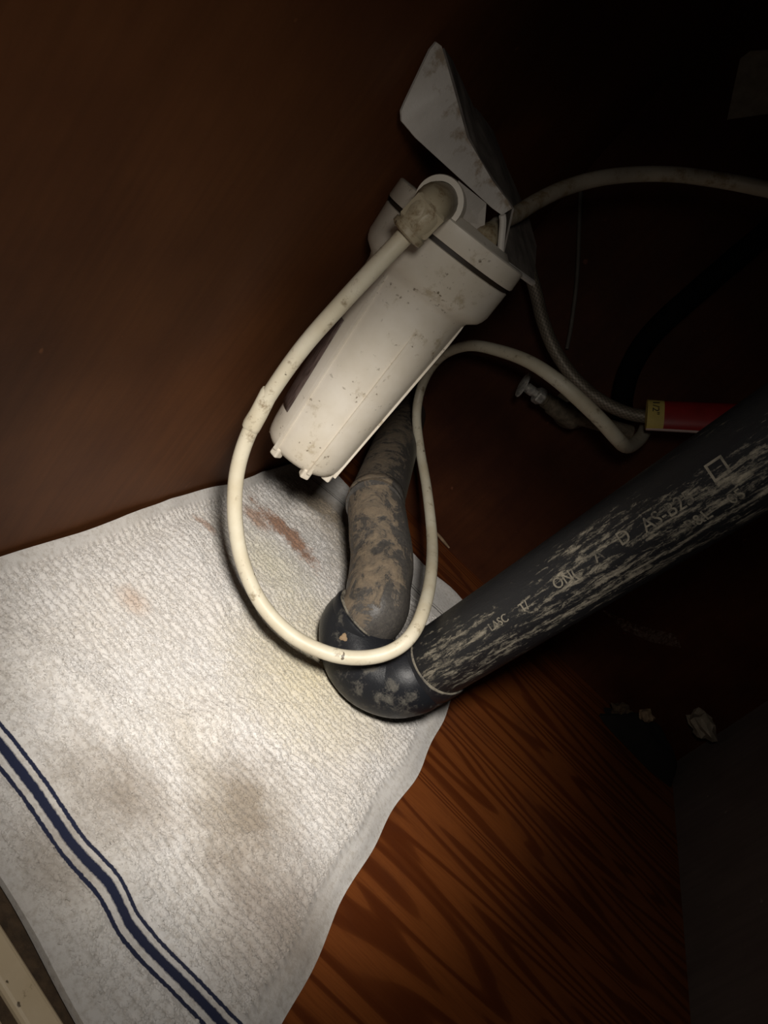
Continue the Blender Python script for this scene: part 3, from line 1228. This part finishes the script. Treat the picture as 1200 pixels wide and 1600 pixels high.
def backp(x, y, off):
    """point at this photo position, off metres in front of the back panel"""
    q = ray(x, y)
    n_ = Vector((SK, -1, 0))
    t = (off - (n_.dot(CAM))) / n_.dot(q) if False else ((off * n_.length - n_.dot(CAM)) / n_.dot(q))
    return CAM + q * t


M['rag'] = simple('black_rag', (.011, .008, .006), .95, 0, .5, 90, .5)


def heap(c, rx, ry, h, seed):
    """crumpled cloth heap standing on the floor"""
    rn = VN(seed)
    V, F = [], []
    n_, seg = 12, 36
    for i in range(n_ + 1):
        q = i / n_
        for k in range(seg):
            a = 2 * math.pi * k / seg
            w = 1 + .5 * float(rn(np.array(math.cos(a) * 1.8 + 9), np.array(math.sin(a) * 1.8 + 9)))
            x = c[0] + rx * q * w * math.cos(a)
            y = c[1] + ry * q * w * math.sin(a)
            zz = h * (1 - q ** 2.2) * (1 + .5 * float(rn(np.array(x * 55 + 90), np.array(y * 55 + 30)))) + .001
            V.append(Vector((x, y, zz)))
    for i in range(n_):
        for k in range(seg):
            k2 = (k + 1) % seg
            F.append((i * seg + k, (i + 1) * seg + k, (i + 1) * seg + k2, i * seg + k2))
    F.append(tuple(n_ * seg + k for k in range(seg)))
    return V, F


hc = backp(1052, 1128, .036)
o = make('rag', heap((hc.x, hc.y), .058, .030, .034, 21), M['rag'], base=(hc.x, hc.y, 0))
tag(o, 'crumpled black rag heaped against the foot of the back panel', 'rag')
c = backp(1098, 1133, .030)
o = make('paper_scrap', lump(c, .019, 4, .6, 7), M['paper'], base=c, smooth=False)
tag(o, 'crumpled tan paper scrap on the right end of the black rag', 'paper scrap')
c = backp(1010, 1117, .050)
o = make('debris_clod', lump(c, .009, 7, .75, 7), M['crumb'], base=c, smooth=False)
tag(o, 'small pale clod lying on the left side of the black rag', 'debris')
c = backp(965, 1125, .030)
c.z = .012
o = make('debris_clod', lump(c, .017, 11, .7, 9), M['dark_crumb'], base=(c.x, c.y, 0), smooth=False)
tag(o, 'dark crumbly clod on the floor left of the black rag', 'debris')
# a match-thin stick lying behind the hose
s0, s1 = onz(679, 829, .0020), onz(701, 856, .0020)
s0 = Vector((.172, -.012, .0022))
s1 = Vector((.186, -.040, .0022))
s0, s1 = backp(678, 828, .004), onz(702, 856, .0025)
o = make('splinter', tube([s0, s0.lerp(s1, .5), s1], [.0012, .0019, .0010], 8, 3), M['crumb'], base=s1)
tag(o, 'thin pale wood splinter leaning at the foot of the back panel behind the hose', 'splinter')
# paper sticker high on the back panel
corners = [(1136, 187), (1156, 92), (1172, 80), (1230, 76), (1236, 168), (1200, 178)]
poly = [backp(x, y, .0004) for x, y in corners]
o = make('paper_label', slab(poly, Vector((SK, -1, 0)).normalized() * .0006), M['paper'], base=poly[0], smooth=False)
tag(o, 'faded paper label stuck high on the dark back panel', 'label')
# cobweb stretched in the gap right of the pipe
wp = [backp(x, y, d) for x, y, d in ((938, 950, .004), (990, 975, .010), (1058, 992, .004), (1064, 1012, .002), (1020, 1004, .012), (975, 985, .010))]
o = make('cobweb', slab(wp, Vector((0, -.0003, 0))), M['web'], base=wp[0], smooth=False)
tag(o, 'wispy grey cobweb on the back panel right of the pipe', 'cobweb')
